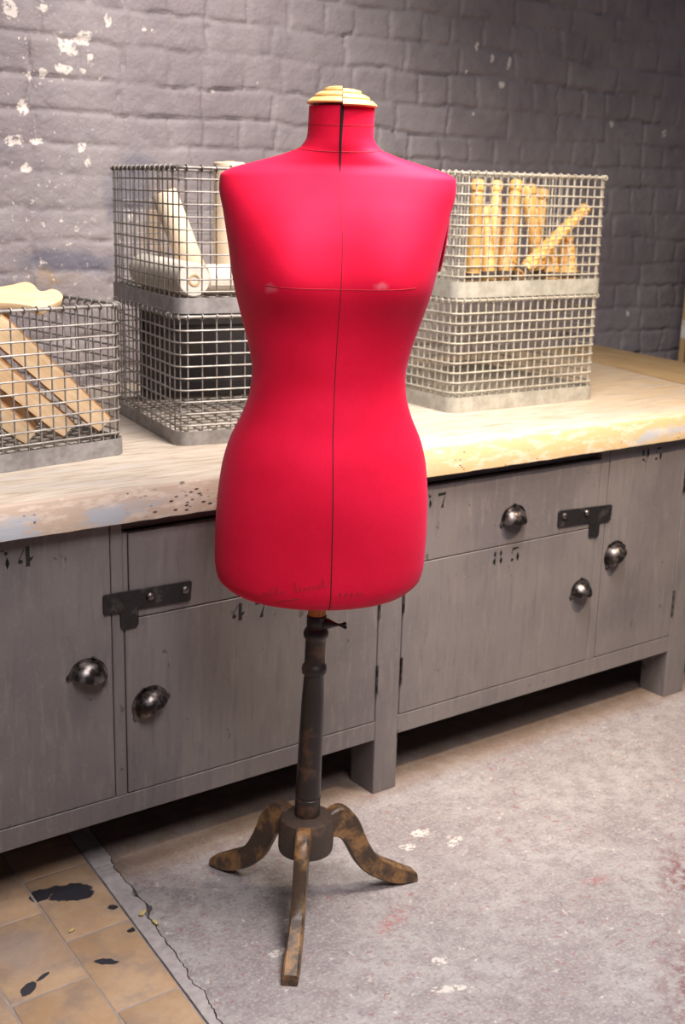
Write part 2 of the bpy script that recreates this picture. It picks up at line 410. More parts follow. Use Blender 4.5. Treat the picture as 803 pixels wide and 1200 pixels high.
# ------------------------------------------------------------------ brick wall (relief)
def brick_wall():
    x0, x1, z0, z1, s = .2, 4.9, 0.0, 2.5, .0065
    nx, nz = int((x1-x0)/s)+1, int((z1-z0)/s)+1
    X = np.linspace(x0, x1, nx)[None,:].repeat(nz, 0); Z = np.linspace(z0, z1, nz)[:,None].repeat(nx, 1)
    sh = (nz, nx)
    wob = noise2(sh, (17, 32), 1)*.009 + noise2(sh, (5, 6), 2)*.0045
    wobx = noise2(sh, (10, 14), 3)*.010 + noise2(sh, (4, 4), 4)*.0035
    Zw = Z + wob; Xw = X + wobx
    courses = [1.209, 1.300, 1.394, 1.467, 1.548, 1.635, 1.731, 1.820]
    while courses[-1] < 2.6: courses.append(courses[-1]+.088)
    while courses[0] > -.1: courses.insert(0, courses[0]-.0875)
    courses = np.array(courses)
    k = np.searchsorted(courses, Zw) - 1; k = np.clip(k, 0, len(courses)-2)
    dz = np.minimum(Zw-courses[k], courses[k+1]-Zw)
    base = int(np.argmin(abs(courses-1.548)))
    D = np.zeros(sh); H = np.zeros(sh); T = np.zeros(sh)
    g = np.random.default_rng(5)
    for c in range(len(courses)-1):
        row = (k == c)
        if not row.any(): continue
        stretch = (c-base) % 2 == 0
        L = .246 if stretch else .127
        start = 1.345 if stretch else 1.37
        if not stretch and c == base+1: start = 1.372
        start += .0 if c == base else g.uniform(-.05, .05)
        js = [start]
        while js[-1] < x1+.3: js.append(js[-1]+L*g.uniform(.9, 1.1))
        while js[0] > x0-.3: js.insert(0, js[0]-L*g.uniform(.9, 1.1))
        js = np.array(js)
        xi = Xw[row]; b = np.searchsorted(js, xi)-1
        dx = np.minimum(xi-js[b], js[b+1]-xi)
        off = g.uniform(-.0022, .0022, len(js)+1); tilt = g.uniform(-.02, .02, len(js)+1)
        D[row] = dx; H[row] = off[b]; T[row] = tilt[b]*(xi-js[b]-L/2)
    d = np.minimum(D, dz)
    fill = np.clip(.34 + noise2(sh, (22, 38), 6)*.62 + noise2(sh, (7, 9), 7)*.5, .03, 1.1)   # how deep each joint is left open
    e = np.clip(d/.0065, 0, 1); e = e*e*(3-2*e); e2 = np.clip(d/.020, 0, 1); e2 = e2*e2*(3-2*e2)
    Y = -(1-e)*.0135*fill - (1-e2)*.0022 + H + T
    pit = np.clip(noise2(sh, (6, 7), 8)*.6 + noise2(sh, (3, 3), 9)*.5 - .55, 0, 1)
    Y -= pit*.014*(d < .013)
    crack = np.clip(noise2(sh, (10, 16), 21)*1.2 + noise2(sh, (40, 60), 22)*.5 - .30, 0, 1)
    Y -= crack*np.clip(1-dz/.0042, 0, 1)*.016 + .7*crack*np.clip(1-D/.0038, 0, 1)*.014
    Y += noise2(sh, (11, 20), 10)*.0022 + noise2(sh, (4, 5), 12)*.0012 + noise2(sh, (2, 3), 14)*.0006 + noise2(sh, (60, 80), 13)*.004
    Yw = 1.185 - Y
    co = np.stack([X, Yw, Z], -1).reshape(-1, 3).astype(np.float32)
    idx = np.arange(nx*nz).reshape(nz, nx)
    q = np.stack([idx[:-1,:-1], idx[:-1,1:], idx[1:,1:], idx[1:,:-1]], -1).reshape(-1, 4)
    me = bpy.data.meshes.new('wall_back')
    me.vertices.add(len(co)); me.vertices.foreach_set('co', co.ravel())
    me.loops.add(q.size); me.loops.foreach_set('vertex_index', q.ravel().astype(np.int32))
    me.polygons.add(len(q)); me.polygons.foreach_set('loop_start', np.arange(0, q.size, 4, dtype=np.int32))
    me.update(calc_edges=True); me.validate()
    me.shade_smooth(); me.materials.append(M['wall'])
    o = bpy.data.objects.new('wall_back', me); COL.objects.link(o)
    return structure(o)
brick_wall()

# ------------------------------------------------------------------ floor
def edge_x(y): return .9965 + .1414*y              # where the concrete breaks off along the mortar strip
def tile_right(y): return .954 + .097*y
def floor():
    # concrete slab with a broken left edge
    mb = MB(); ys = np.concatenate([np.arange(-2.6, -.7, .1), np.arange(-.7, .15, .006), np.arange(.15, 1.25, .1)])
    g = np.random.default_rng(3); jag = 0; L = []
    for y in ys:
        jag = .86*jag + g.uniform(-.0030, .0030)
        notch = .010*math.exp(-((y+.095)/.014)**2) + .005*math.exp(-((y+.01)/.03)**2)
        L.append(edge_x(y) + jag + notch + .002)
    n = len(ys)
    v = []
    for i, (y, x) in enumerate(zip(ys, L)): e1, e2 = g.uniform(0,.005), g.uniform(-.006,.012); v += [(x, y, -.03), (x+e1*.3, y, -.0022), (x+.007+e1, y, 0), (6.0, y, 0)]
    f = []
    for i in range(n-1):
        for k in range(3): f.append((i*4+k, (i+1)*4+k, (i+1)*4+k+1, i*4+k+1))
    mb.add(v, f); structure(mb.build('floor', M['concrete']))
    # mortar strip
    mb = MB(); v = []
    for i, y in enumerate(ys):
        a = tile_right(y)+.002; b = L[i] + .004 - .013*math.exp(-((y+.100)/.016)**2) - .008*math.exp(-((y+.03)/.02)**2)*(i % 7 > 2)
        b = max(b, a+.004); h = -.0016+.0006*math.sin(i*.37)+g.uniform(-.0003,.0003)
        v += [(a, y, -.008), (a+.002, y, h), (b-.006, y, h-.0004), (b, y, -.03)]
    f = []
    for i in range(n-1):
        for k in range(3): f.append((i*4+k, (i+1)*4+k, (i+1)*4+k+1, i*4+k+1))
    mb.add(v, f); structure(mb.build('trim_1', M['mortar']))
    # earth seen down in the crack and the bedding under the tiles
    mb = MB(); mb.box(-1.6, 2.0, -2.6, 1.25, -.06, -.028); structure(mb.build('floor_bed', M['soil']))
    mb = MB(); mb.prism([(-1.6,-2.6,-.026), (tile_right(-2.6),-2.6,-.026), (tile_right(1.25),1.25,-.026), (-1.6,1.25,-.026)], (0,0,.0238))
    structure(mb.build('floor_grout', M['grout']))
    # tiles
    mb = MB(); g = np.random.default_rng(8)
    def col_x(j, y):    # boundary j, counted leftwards from the strip
        if j == 0: return tile_right(y)
        return .817 + .06*y - (j-1)*.148
    for j in range(0, 14):
        ph = -.345 if j % 2 == 0 else -.228
        y = ph - .236*9
        while y < 1.25:
            y0, y1 = y+.0018, y+.236-.0018
            q = []
            for yy, side in ((y0, 1), (y0, 0), (y1, 0), (y1, 1)):
                sk = -.012*side if (j == 0) else 0
                x = col_x(j+side, yy) + (.0018 if side else -.0018)
                q.append((x, yy - sk*.0, 0))
            h = g.uniform(-.0015, .0003)
            q = [(a+g.uniform(-.0015,.0015), b+g.uniform(-.0015,.0015), -.012) for a, b, c in q]
            mb.prism(q, (0,0,.012+h))
            y += .236
    structure(mb.build('floor_tiles', M['tile'], bevel=.0025, seg=2, smooth=True, angle=60))
floor()
for x, y, a, k, lab in ((.972,-.108,.5,1.0,'dry yellow leaf scrap lying in the floor crack, the larger upper one'), (.977,-.150,1.9,.8,'dry yellow leaf scrap lying below the hole in the floor crack'), (.835,-.085,.2,.7,'tiny yellow leaf scrap lying on the terracotta tile joint')):
    mb = MB(); pts = [(-.011,0),(-.006,.005),(.002,.0045),(.011,.001),(.006,-.0045),(-.003,-.004)]
    mb.prism([(p*k, q*k, .0012+.002*math.sin(3*p/.011)*k+.001) for p, q in pts], (0,0,.0008))
    o = mb.build('leaf_fragment', M['leaf']); o.location = (x, y, .0005); o.rotation_euler = (0,0,a)
    tag(o, lab, 'leaf', 'leaf scraps on the floor')

# ------------------------------------------------------------------ cabinet
FY = .03
cab = empty('workbench_cabinet', (1.7, .6, 0))
tag(cab, 'long grey painted workbench cabinet with numbered doors and cup handles', 'cabinet')
cab_inv = Matrix.Translation((-1.7, -.6, 0))
def cbuild(mb, name, mat, parent=cab, **kw):
    if parent is cab: mb.xf(cab_inv)
    return mb.build(name, mat, parent, **kw)
def carcass():
    mb = MB()
    for a, b in ((.614,.683),(1.643,1.711),(2.684,2.767),(3.27,3.34)):
        mb.box(a, b, FY, .118, 0, .7530)
        mb.box(a, b, 1.05, 1.12, 0, .7535)
    for a, b in ((.683,1.643),(1.711,2.684),(2.767,3.27)):
        mb.box(a, b, FY+.0006, .06, .137, .1835)        # bottom rail
        mb.box(a, b, .06, 1.05, .150, .166)             # floor board
        mb.box(a, b, FY+.022, .07, .7265, .7535)        # top rail, set back
    mb.box(.989, 1.0135, FY+.0004, .06, .1835, .7535)
    mb.box(1.0135, 1.0245, FY+.0012, .06, .553, .7265)
    mb.box(2.3475, 2.3775, FY+.0004, .06, .1835, .7535)
    mb.box(.683, 1.643, 1.09, 1.10, .137, .7535); mb.box(1.711, 3.27, 1.09, 1.10, .137, .7535)   # back
    mb.box(.625, .640, .118, 1.05, .137, .7535); mb.box(3.31, 3.325, .118, 1.05, .137, .7535)    # ends
    return cbuild(mb, 'carcass', M['cab'], bevel=.0016, seg=1)
carcass()

# stencil figures: unit box polygons
def lens(cx, cy, w, h, bulge, n=10):
    """crescent stroke of a stencil figure; bulge > 0 bows to the right"""
    a, b = [], []
    for i in range(n+1):
        t = -1+2*i/n; s = 1-t*t
        a.append((cx+bulge*s*.5 - w*.14*s - w*.62*s + w*.25, cy+t*h/2)); b.append((cx+bulge*s*.5 + w*.5*s + w*.25*0 + w*.02, cy+t*h/2))
    return a + b[::-1]
def disc(cx, cy, r, n=12, ry=None): return [(cx+r*math.cos(2*PI*i/n), cy+(ry or r)*math.sin(2*PI*i/n)) for i in range(n)]
FIG = {
 '4': [[(.50,0),(.84,0),(.80,.05),(.80,1.0),(.56,1.0),(.56,.05)], [(.78,.24),(.90,.28),(1.02,.46),(1.0,.48),(.78,.40)], disc(.24,.28,.15,10,.11), [(.13,.38),(.18,.38),(.50,.90),(.47,.93)]],
 '7': [[(.08,.80),(.95,.84),(.97,1.0),(.10,1.0)], [(.90,.78),(.84,.78),(.56,.22),(.44,0),(.76,0),(.72,.25)]],
 '6': [lens(.18,.42,.30,.74,-.10), lens(.76,.32,.28,.56,.12), disc(.74,.82,.13,10,.10), [(.34,.95),(.44,1.0),(.62,.99),(.62,.96),(.44,.96)]],
 '8': [lens(.20,.75,.24,.40,-.10), lens(.76,.75,.24,.40,.10), lens(.16,.26,.28,.48,-.10), lens(.80,.26,.28,.48,.10)],
 '5': [[(.18,.82),(.90,.92),(.82,1.0),(.18,1.0)], [(.14,.56),(.20,.56),(.20,.80),(.14,.80)], lens(.74,.32,.30,.58,.14), disc(.20,.16,.14,10,.11)],
 '9': [lens(.20,.68,.28,.56,-.12), lens(.78,.58,.30,.74,.10), disc(.24,.17,.13,10,.10), [(.36,.0),(.56,.0),(.66,.05),(.56,.04),(.38,.04)]],
}
def stencil(parent, figs):
    """figs: (figure, x, z of its lower left corner, width, height, lean)"""
    for c, x, z, w, h in figs:
        mb = MB()
        for poly in FIG[c]:
            mb.prism([(x+u*w, FY+.0002, z+v*h) for u, v in poly], (0,-.0007,0))
        o = mb.build('stencilled_figure', M['stencil'], parent); o['label'] = 'black stencilled figure '+c; in_panel(o)

def cup_pull(parent, x, z, rot, W=.041, Hh=.044, dep=.028, name='cup_handle', label=None):
    mb = MB(); nt, nf = 20, 8; ring = []
    def S(th, ph, k):
        a, b, c = W*.9*k, dep*k, Hh*k
        return (a*math.cos(th), -b*math.sin(th)**.8*math.cos(ph), c*math.sin(th)**.8*math.sin(ph)**.9 if ph > 0 else 0)
    V = []; F = []
    for k in (1.0, .9):
        for i in range(nt+1):
            for j in range(nf+1):
                V.append(S(PI*i/nt, PI/2*j/nf, k))
    w = nf+1; n1 = (nt+1)*w
    for i in range(nt):
        for j in range(nf):
            a = i*w+j; F.append((a, a+1, a+w+1, a+w)); F.append((n1+a, n1+a+w, n1+a+w+1, n1+a+1))
        F.append((i*w, (i+1)*w, n1+(i+1)*w, n1+i*w))
    mb.add(V, F)
    # flange that follows the arch, with an ear at each end
    out, inn = [], []
    for i in range(nt+1):
        th = PI*i/nt; s = math.sin(th)**.8
        out.append((W*1.06*math.cos(th), Hh*1.16*s)); inn.append((W*.86*math.cos(th), Hh*.9*s))
    for i in range(nt):
        a, b, c, d = out[i], out[i+1], inn[i+1], inn[i]
        mb.prism([(a[0],.0,a[1]),(b[0],.0,b[1]),(c[0],.0,c[1]),(d[0],.0,d[1])], (0,-.0022,0))
    for sgn in (-1, 1):
        mb.prism([(sgn*(W*1.0+.006*math.cos(q)), 0, -.001+.0065*math.sin(q)) for q in [2*PI*i/12 for i in range(12)]], (0,-.0024,0))
        mb.lathe([(.0028,0),(.0026,.0012),(0,.0020)], 10, M=Matrix.Translation((sgn*(W+.001), -.0023, -.001)) @ Matrix.Rotation(PI/2, 4, 'X'))
    # nub on top of the arch
    mb.prism([(.006*math.cos(q), 0, Hh*1.14+.004*math.sin(q)) for q in [2*PI*i/10 for i in range(10)]], (0,-.0022,0))
    mb.xf(Matrix.Translation((x, FY-.0002, z)) @ Matrix.Rotation(-rot, 4, 'Y'))
    if parent.parent is cab or parent is cab: pass
    o = mb.build(name, M['pull'], parent, smooth=True, angle=50)
    if label: o['label'] = label
    return o

def panel(name, x0, x1, z0, z1, label):
    mb = MB(); mb.box(x0, x1, FY, FY+.022, z0, z1); mb.xf(cab_inv)
    o = mb.build(name, M['cab'], cab, bevel=.0014, seg=1); o['label'] = label
    return o
class Shift:     # children of a panel live in the same shifted frame as the panel
    pass
def in_panel(o):
    o.data.transform(cab_inv); return o
G = .0022
d64 = panel('door', .683+G, .989-G, .1835+G, .7505, 'narrow tall grey door numbered 64 at the left')
dr47 = panel('drawer', 1.0245+G, 1.643-G, .5535, .7235, 'blank grey drawer front with a metal latch')
d47 = panel('door', 1.0135+G, 1.643-G, .1835+G, .5535-G, 'wide grey door numbered 47')
dr67 = panel('drawer', 1.711+G, 2.3475-G, .5495, .7235, 'grey drawer front numbered 67')
d85 = panel('door', 1.711+G, 2.3475-G, .1835+G, .5495-G, 'wide grey door numbered 85')
d95 = panel('door', 2.3775+G, 2.684-G, .1835+G, .7505, 'narrow tall grey door numbered 95 at the right')
dx = panel('door', 2.767+G, 3.27-G, .1835+G, .7505, 'plain grey door beyond the right post')
in_panel(cup_pull(d64, .933, .447, R(-19), .039, .038, .030))
in_panel(cup_pull(d47, 1.069, .360, R(24), .039, .038, .030))
in_panel(cup_pull(dr67, 2.047, .603, 0, .039, .038, .030))
in_panel(cup_pull(d85, 2.303, .374, R(0), .034, .037, .030))
in_panel(cup_pull(d95, 2.427, .456, R(38), .038, .038, .030))
stencil(d64, [('6', .765, .692, .026, .037), ('4', .803, .6925, .032, .037)])
stencil(d47, [('4', 1.255, .502, .032, .037), ('7', 1.311, .499, .030, .037)])
stencil(dr67, [('6', 1.760, .672, .026, .035), ('7', 1.802, .670, .026, .035)])
stencil(d85, [('8', 1.988, .503, .030, .037), ('5', 2.045, .502, .030, .036)])
stencil(d95, [('9', 2.500, .701, .028, .035), ('5', 2.552, .698, .028, .035)])

def latch(parent, pts, riv, label):
    mb = MB(); mb.prism([(x, FY-.0004, z) for x, z in pts], (0,-.0045,0))
    mb.xf(cab_inv); o = mb.build('latch_plate', M['iron'], parent, bevel=.0012, seg=2); o['label'] = label
    for x, z in riv:
        mb = MB(); mb.lathe([(.0085,0),(.008,.003),(.0055,.0058),(0,.0068)], 16, M=Matrix.Translation((x, FY-.0049, z)) @ Matrix.Rotation(PI/2, 4, 'X'))
        mb.xf(cab_inv); mb.build('rivet', M['pull'], o, smooth=True)
latch(dr47, [(.972,.612),(1.158,.609),(1.162,.605),(1.159,.570),(1.155,.567),(1.044,.570),(1.043,.540),(1.038,.535),(1.010,.534),(1.005,.540),(1.004,.570),(.972,.571),(.969,.575),(.969,.608)], [(1.067,.592),(1.145,.592)], 'dark iron latch plate with a hanging tongue')
latch(dr67, [(2.203,.611),(2.391,.602),(2.395,.598),(2.393,.562),(2.389,.558),(2.353,.559),(2.352,.526),(2.349,.523),(2.320,.525),(2.316,.529),(2.315,.564),(2.204,.568),(2.200,.572),(2.199,.607)], [(2.299,.593),(2.219,.596)], 'dark iron latch plate with a hanging tongue')
def hinge(parent, x, z0, z1):
    mb = MB(); mb.tube([(x, FY-.0025, z0), (x, FY-.0025, z1)], .0028, 8)
    for z in (z0, z1): mb.lathe([(.0033,-.002),(.0033,.002)], 8, M=Matrix.Translation((x, FY-.0025, z)))
    mb.xf(cab_inv); mb.build('hinge', M['pull'], parent, smooth=True)
hinge(d47, 1.642, .255, .320); hinge(d47, 1.642, .44, .49)
hinge(d85, 1.7125, .265, .325); hinge(d85, 1.7125, .44, .49)
hinge(d95, 2.684, .247, .315); hinge(d95, 2.684, .60, .665)

# worktop
top = empty('worktop', (1.9, .58, .754)); tag(top, 'thick scrubbed pale wooden worktop with worn blue-grey front edge', 'worktop')
def worktop():
    mb = MB(); g = np.random.default_rng(21); x0 = .5; xs = list(np.arange(x0, 2.98, .03)) + [2.985]
    def right(y): return 2.99 + .2417*y
    rings = []
    for i, x in enumerate(xs):
        f = (x-x0)/(2.985-x0)
        yb = 1.165; xb = x0 + f*(right(1.165)-x0)
        j = g.uniform(-.0012, .0012); j2 = g.uniform(-.0015, .0015)
        zb = .7548 + g.uniform(-.0008, .0006)
        rings.append([(x, j2*.7, zb), (x, j, .8145), (x, .0055+j, .8195), (x, .10, .820), (xb, yb, .820), (xb, yb, .755)])
    mb.loft(rings); mb.xf(Matrix.Translation((-1.9,-.58,-.754)))
    o = mb.build('plank_top', M['top'], top, smooth=True, angle=50)
    # object coordinates equal to the world's so that the paint remnants stay where they are
    o.data.transform(Matrix.Translation((1.9,.58,.754))); o.location = (-1.9,-.58,-.754)
    mb = MB(); mb.prism([(2.993,0,.755),(3.35,0,.755),(3.565,1.165,.755),(3.2746,1.165,.755)], (0,0,.0655)); mb.xf(Matrix.Translation((-1.9,-.58,-.754)))
    mb.build('end_board', M['end_wood'], top, bevel=.003, label='yellower wood board closing the right end')
worktop()
# plank leaning on the wall beyond the worktop's end
mb = MB()
p0 = Vector((3.80, .95, 0.001)); up = Vector((.17, .12, 1)).normalized(); sd = Vector((.93,.36,0)); sd = (sd-up*sd.dot(up)).normalized(); th = up.cross(sd)
L = 1.30
q = [p0, p0+sd*.09, p0+sd*.09+up*L, p0+up*L]
mb.prism(q, th*.022)
o = mb.build('leaning_plank', M['plank'], bevel=.002); o.data.transform(Matrix.Translation(-p0)); o.location = p0
zmin = min(v.co.z for v in o.data.vertices); o.location.z -= zmin + p0.z - .0005 - 0.0
tag(o, 'narrow paint-spattered plank leaning on the brick wall behind the worktop end', 'plank')

# ------------------------------------------------------------------ wire baskets
BW, BD = .515, .48
def rrect(w, d, r, n=6):
    P = []
    for cx, cy, a0 in ((w/2-r, -d/2+r, -PI/2), (w/2-r, d/2-r, 0), (-w/2+r, d/2-r, PI/2), (-w/2+r, -d/2+r, PI)):
        for i in range(n+1):
            a = a0+PI/2*i/n; P.append((cx+r*math.cos(a), cy+r*math.sin(a)))
    return P
def basket(loc, rz, H, band, sv, sh, rw, rh, mats, label, rim_r=.0036):
    root = empty('wire_basket', loc, rz); tag(root, label, 'basket', 'wire baskets on the workbench')
    w, d, r = BW, BD, .028
    zb, zt = .0285, H-rim_r
    mb = MB()
    ring = rrect(w-.007, d-.007, r)
    z = band+.016 - sh
    z = band + .012
    zs = []
    while z < zt-.014: zs.append(z); z += sh
    for z in zs: mb.tube([(x, y, z) for x, y in ring], rh, 6, closed=True)
    iw, idp = w-.007-2*rw, d-.007-2*rw
    nx = int(round((w-2*r)/sv)); ny = int(round((d-2*r)/sv))
    uprights = []
    for i in range(nx+1):
        x = -w/2+r+(w-2*r)*i/nx
        for s in (-1, 1): uprights.append((x, s*(idp/2-.0006)))
    for i in range(ny+1):
        y = -d/2+r+(d-2*r)*i/ny
        for s in (-1, 1): uprights.append((s*(iw/2-.0006), y))
    for sx in (-1, 1):      # one wire in each rounded corner
        for sy in (-1, 1): uprights.append((sx*(iw/2-r*.30), sy*(idp/2-r*.30)))
    for x, y in uprights: mb.tube([(x, y, zb-.012), (x, y, zt)], rw, 5)
    # bottom grid
    for i in range(nx+1):
        x = -w/2+r+(w-2*r)*i/nx; mb.tube([(x, -idp/2, zb), (x, idp/2, zb)], rw, 5)
    for i in range(ny+1):
        y = -d/2+r+(d-2*r)*i/ny; mb.tube([(-iw/2, y, zb-rw*1.6), (iw/2, y, zb-rw*1.6)], rw, 5)
    mb.build('wire_mesh', mats[0], root, smooth=True)
    mb = MB(); rim = rrect(w-.008, d-.008, r-.001); mb.tube([(x, y, zt) for x, y in rim], rim_r, 8, closed=True)
    for x, y in uprights:   # each upright is curled over the rim
        onx = abs(abs(x)-(iw/2-.0006)) < .002
        cxy = (math.copysign((w-.008)/2, x), y) if onx else ((x, math.copysign((d-.008)/2, y)) if abs(abs(y)-(idp/2-.0006)) < .002 else (x*1.012, y*1.012))
        nrm = Vector((math.copysign(1, x), 0, 0)) if onx else Vector((0, math.copysign(1, y), 0))
        if not onx and abs(abs(y)-(idp/2-.0006)) >= .002: nrm = Vector((math.copysign(.7, x), math.copysign(.7, y), 0))
        c = Vector((*cxy, zt)); rr = rim_r+rw*.9; t = nrm.cross(Vector((0,0,1)))
        mb.tube([c + nrm*rr*math.cos(a) + Vector((0,0,1))*rr*math.sin(a) + t*(.004*(a/(2*PI))) for a in [2*PI*i/9-PI/2 for i in range(10)]], rw, 5)
    mb.build('rim', mats[0], root, smooth=True)
    mb = MB(); o1 = rrect(w, d, r+.002); o2 = rrect(w-.0045, d-.0045, r); n = len(o1)
    v = [(x,y,0) for x,y in o1]+[(x,y,band) for x,y in o1]+[(x,y,band) for x,y in o2]+[(x,y,0) for x,y in o2]
    f = []
    for k in range(4):
        for i in range(n):
            j = (i+1) % n; l = ((k+1) % 4)*n; f.append((k*n+i, k*n+j, l+j, l+i))
    mb.add(v, f); mb.build('base_band', mats[1], root, smooth=True, angle=45, label='flat grey zinc band round the bottom')
    return root
g_, p_ = (M['wire'], M['band']), (M['wire_pale'], M['band_pale'])
ZB = .8205
aLL, aRL, aBL = R(-9.8), R(-2), R(7.7)
bBL = basket((.8657,.4793,ZB), aBL, .312, .035, .0292, .0252, .0018, .0021, g_, 'wire basket of wooden boards standing alone at the left end of the worktop')
bLL = basket((1.5706,.4807,ZB), aLL, .2805, .031, .0320, .0256, .0018, .0020, g_, 'empty wire basket under the basket of paper rolls, left of the red torso')
bUL = basket((1.5706,.4807,ZB+.284), aLL, .302, .033, .0335, .0256, .0018, .0018, (M['wire_backlit'], M['band']), 'wire basket holding paper rolls, upper one of the stack left of the torso')
bRL = basket((2.3437,.5379,ZB), aRL, .2870, .039, .0252, .0250, .0021, .0024, p_, 'pale empty wire basket under the basket of bobbins, right of the torso')
bRU = basket((2.3437,.5379,ZB+.2905), aRL, .306, .040, .0252, .0250, .0021, .0024, p_, 'pale wire basket full of wooden bobbins, upper one of the stack right of the torso')

def in_basket(b, x, y, z):
    """point from a basket's front left corner at worktop height coordinates"""
    a = b.rotation_euler[2]; lx, ly = x-BW/2, y-BD/2
    return Vector((b.location.x+lx*math.cos(a)-ly*math.sin(a), b.location.y+lx*math.sin(a)+ly*math.cos(a), z))
def along(o, a, b, spin=0):
    d = (b-a).normalized(); q = d.to_track_quat('Z', 'X') @ Quaternion((0,0,1), spin)
    o.rotation_mode = 'QUATERNION'; o.location = a; o.rotation_quaternion = q

# paper rolls
def roll(a, b, r, mat, label):
    a, b = Vector(a), Vector(b); L = (b-a).length
    root = empty('paper_roll', a); along(root, a, b); tag(root, label, 'paper roll', 'paper rolls in the upper left basket')
    mb = MB(); ci = r*.36
    mb.lathe([(ci,.0),(r*.93,0),(r,.003),(r*1.0,L-.003),(r*.93,L),(ci,L)], 32)
    # loose edge of the paper
    mb.prism([(r*1.0*math.cos(t), r*1.0*math.sin(t), .002) for t in (1.9,2.0)] + [(r*1.03*math.cos(t), r*1.03*math.sin(t), .002) for t in (2.0,1.9)], (0,0,L-.004))
    mb.build('paper', mat, root, smooth=True, angle=35)
    mb = MB(); mb.lathe([(ci*.72,-.002),(ci,-.002),(ci,L+.002),(ci*.72,L+.002),(ci*.72,-.002)], 20); mb.build('core_tube', M['rollend'], root, smooth=True, angle=35)
    mb = MB(); mb.lathe([(ci*.7,.012),(ci*.7,L-.012)], 16); mb.build('core_hollow', M['core'], root)
z1 = ZB+.284+.0312
roll(in_basket(bUL,.056,.040,z1+.036), in_basket(bUL,.058,.40,z1+.036), .036, M['cream'], 'cream paper roll lying flat with its open core end to the front')
roll(in_basket(bUL,.142,.250,z1+.004+.030*.35), in_basket(bUL,.072,.285,z1+.215), .030, M['tan'], 'tan paper roll leaning over the flat cream roll in the upper left basket')
roll(in_basket(bUL,.213,.235,z1+.002), in_basket(bUL,.213,.235,z1+.285), .036, M['tan'], 'tan paper roll standing upright beside the red torso')
roll(in_basket(bUL,.112,.125,z1+.032), in_basket(bUL,.46,.125,z1+.032), .032, M['cream'], 'white paper roll lying crosswise in front of the upright tan roll')

# dark panel standing at the back of the lower left basket
mb = MB(); mb.box(-.205, .205, -.009, .009, 0, .222)
for z in (.03, .19): mb.box(-.20, .20, -.014, -.009, z-.011, z+.011)
o = mb.build('dark_panel', M['darkwood'], bevel=.002); o.location = in_basket(bLL, .265, .438, ZB+.0312); o.rotation_euler = (0,0,aLL)
tag(o, 'dark brown panel standing at the back inside the lower left basket', 'panel')

# turned bobbins
def bobbin(a, b, r, label, kind=0):
    a, b = Vector(a), Vector(b); L = (b-a).length
    if kind == 0:
        prof = [(0,0),(r*.8,0),(r,.006),(r,.018),(r*.8,.022),(r*.88,.034)]
        n = 9
        for i in range(n+1):
            z = .034+(L-.075)*i/n; k = .98-.22*i/n
            prof += [(r*k, z)]
        prof += [(r*.62, L-.034),(r*.82,L-.028),(r*.86,L-.012),(r*.7,L-.004),(0,L)]
    else:
        prof = [(0,0),(r*1.0,0),(r*1.12,.006),(r*1.12,.016),(r*.98,.022),(r*.9,L*.4),(r*.7,L*.75),(r*.5,L-.02),(r*.6,L-.014),(r*.55,L-.003),(0,L)]
    mb = MB(); mb.lathe(prof, 20); o = mb.build('wooden_bobbin', M['bobbin'], smooth=True, angle=30)
    mb = MB(); mb.lathe([(r*1.03,.003),(r*1.06,.005),(r*1.06,.017),(r*1.02,.020),(r*1.03,.003)] if kind == 0 else [(r*1.13,.004),(r*1.16,.006),(r*1.16,.015),(r*1.13,.018),(r*1.13,.004)], 20); mb.build('base_ring', M['core'], o, smooth=True, angle=30, label='dark ring at the foot')
    along(o, a, b, random.random()*6); tag(o, label, 'bobbin', 'wooden bobbins in the upper right basket')
z2 = ZB+.2905+.0325
def BB(x0, y0, zz0, x1, y1, zz1, r, label, kind=0): bobbin(in_basket(bRU,x0,y0,zz0), in_basket(bRU,x1,y1,zz1), r*1.17, label, kind)
BB(.135,.10,z2+.002,.137,.10,1.403,.0185,'upright yellow bobbin standing nearest the left corner of its basket')
BB(.178,.087,z2+.003,.196,.135,1.335,.0175,'short yellow bobbin second from the left in its basket')
BB(.226,.125,z2+.002,.266,.175,1.401,.0175,'orange-topped bobbin third from the left, set back in the basket')
BB(.222,.075,z2+.004,.283,.115,1.404,.0180,'tall bobbin leaning right, fourth from the left in its basket')
BB(.272,.118,z2+.003,.312,.145,1.398,.0160,'slim pale bobbin leaning beside the gap in the basket middle')
BB(.432,.152,z2+.006,.372,.180,1.394,.0190,'bobbin leaning left just right of the gap in the basket middle')
BB(.462,.196,z2+.006,.430,.225,1.396,.0180,'bobbin leaning left at the back of the basket, top near the rim')
BB(.478,.240,z2+.003,.488,.230,1.386,.0175,'upright bobbin standing far right behind the crossing one')
BB(.236,.032,z2+.020,.468,.036,1.338,.0170,'long bobbin lying diagonally across the front of the others')
BB(.455,.080,z2+.002,.452,.085,1.262,.0250,'short fat bobbin below the raised end of the diagonal one',1)
BB(.392,.075,z2+.002,.398,.085,1.230,.0170,'small bobbin half hidden under the diagonal one, right of centre',1)
BB(.335,.170,z2+.012,.385,.250,1.290,.0170,'bobbin in shade behind the diagonal one, centre of the basket')

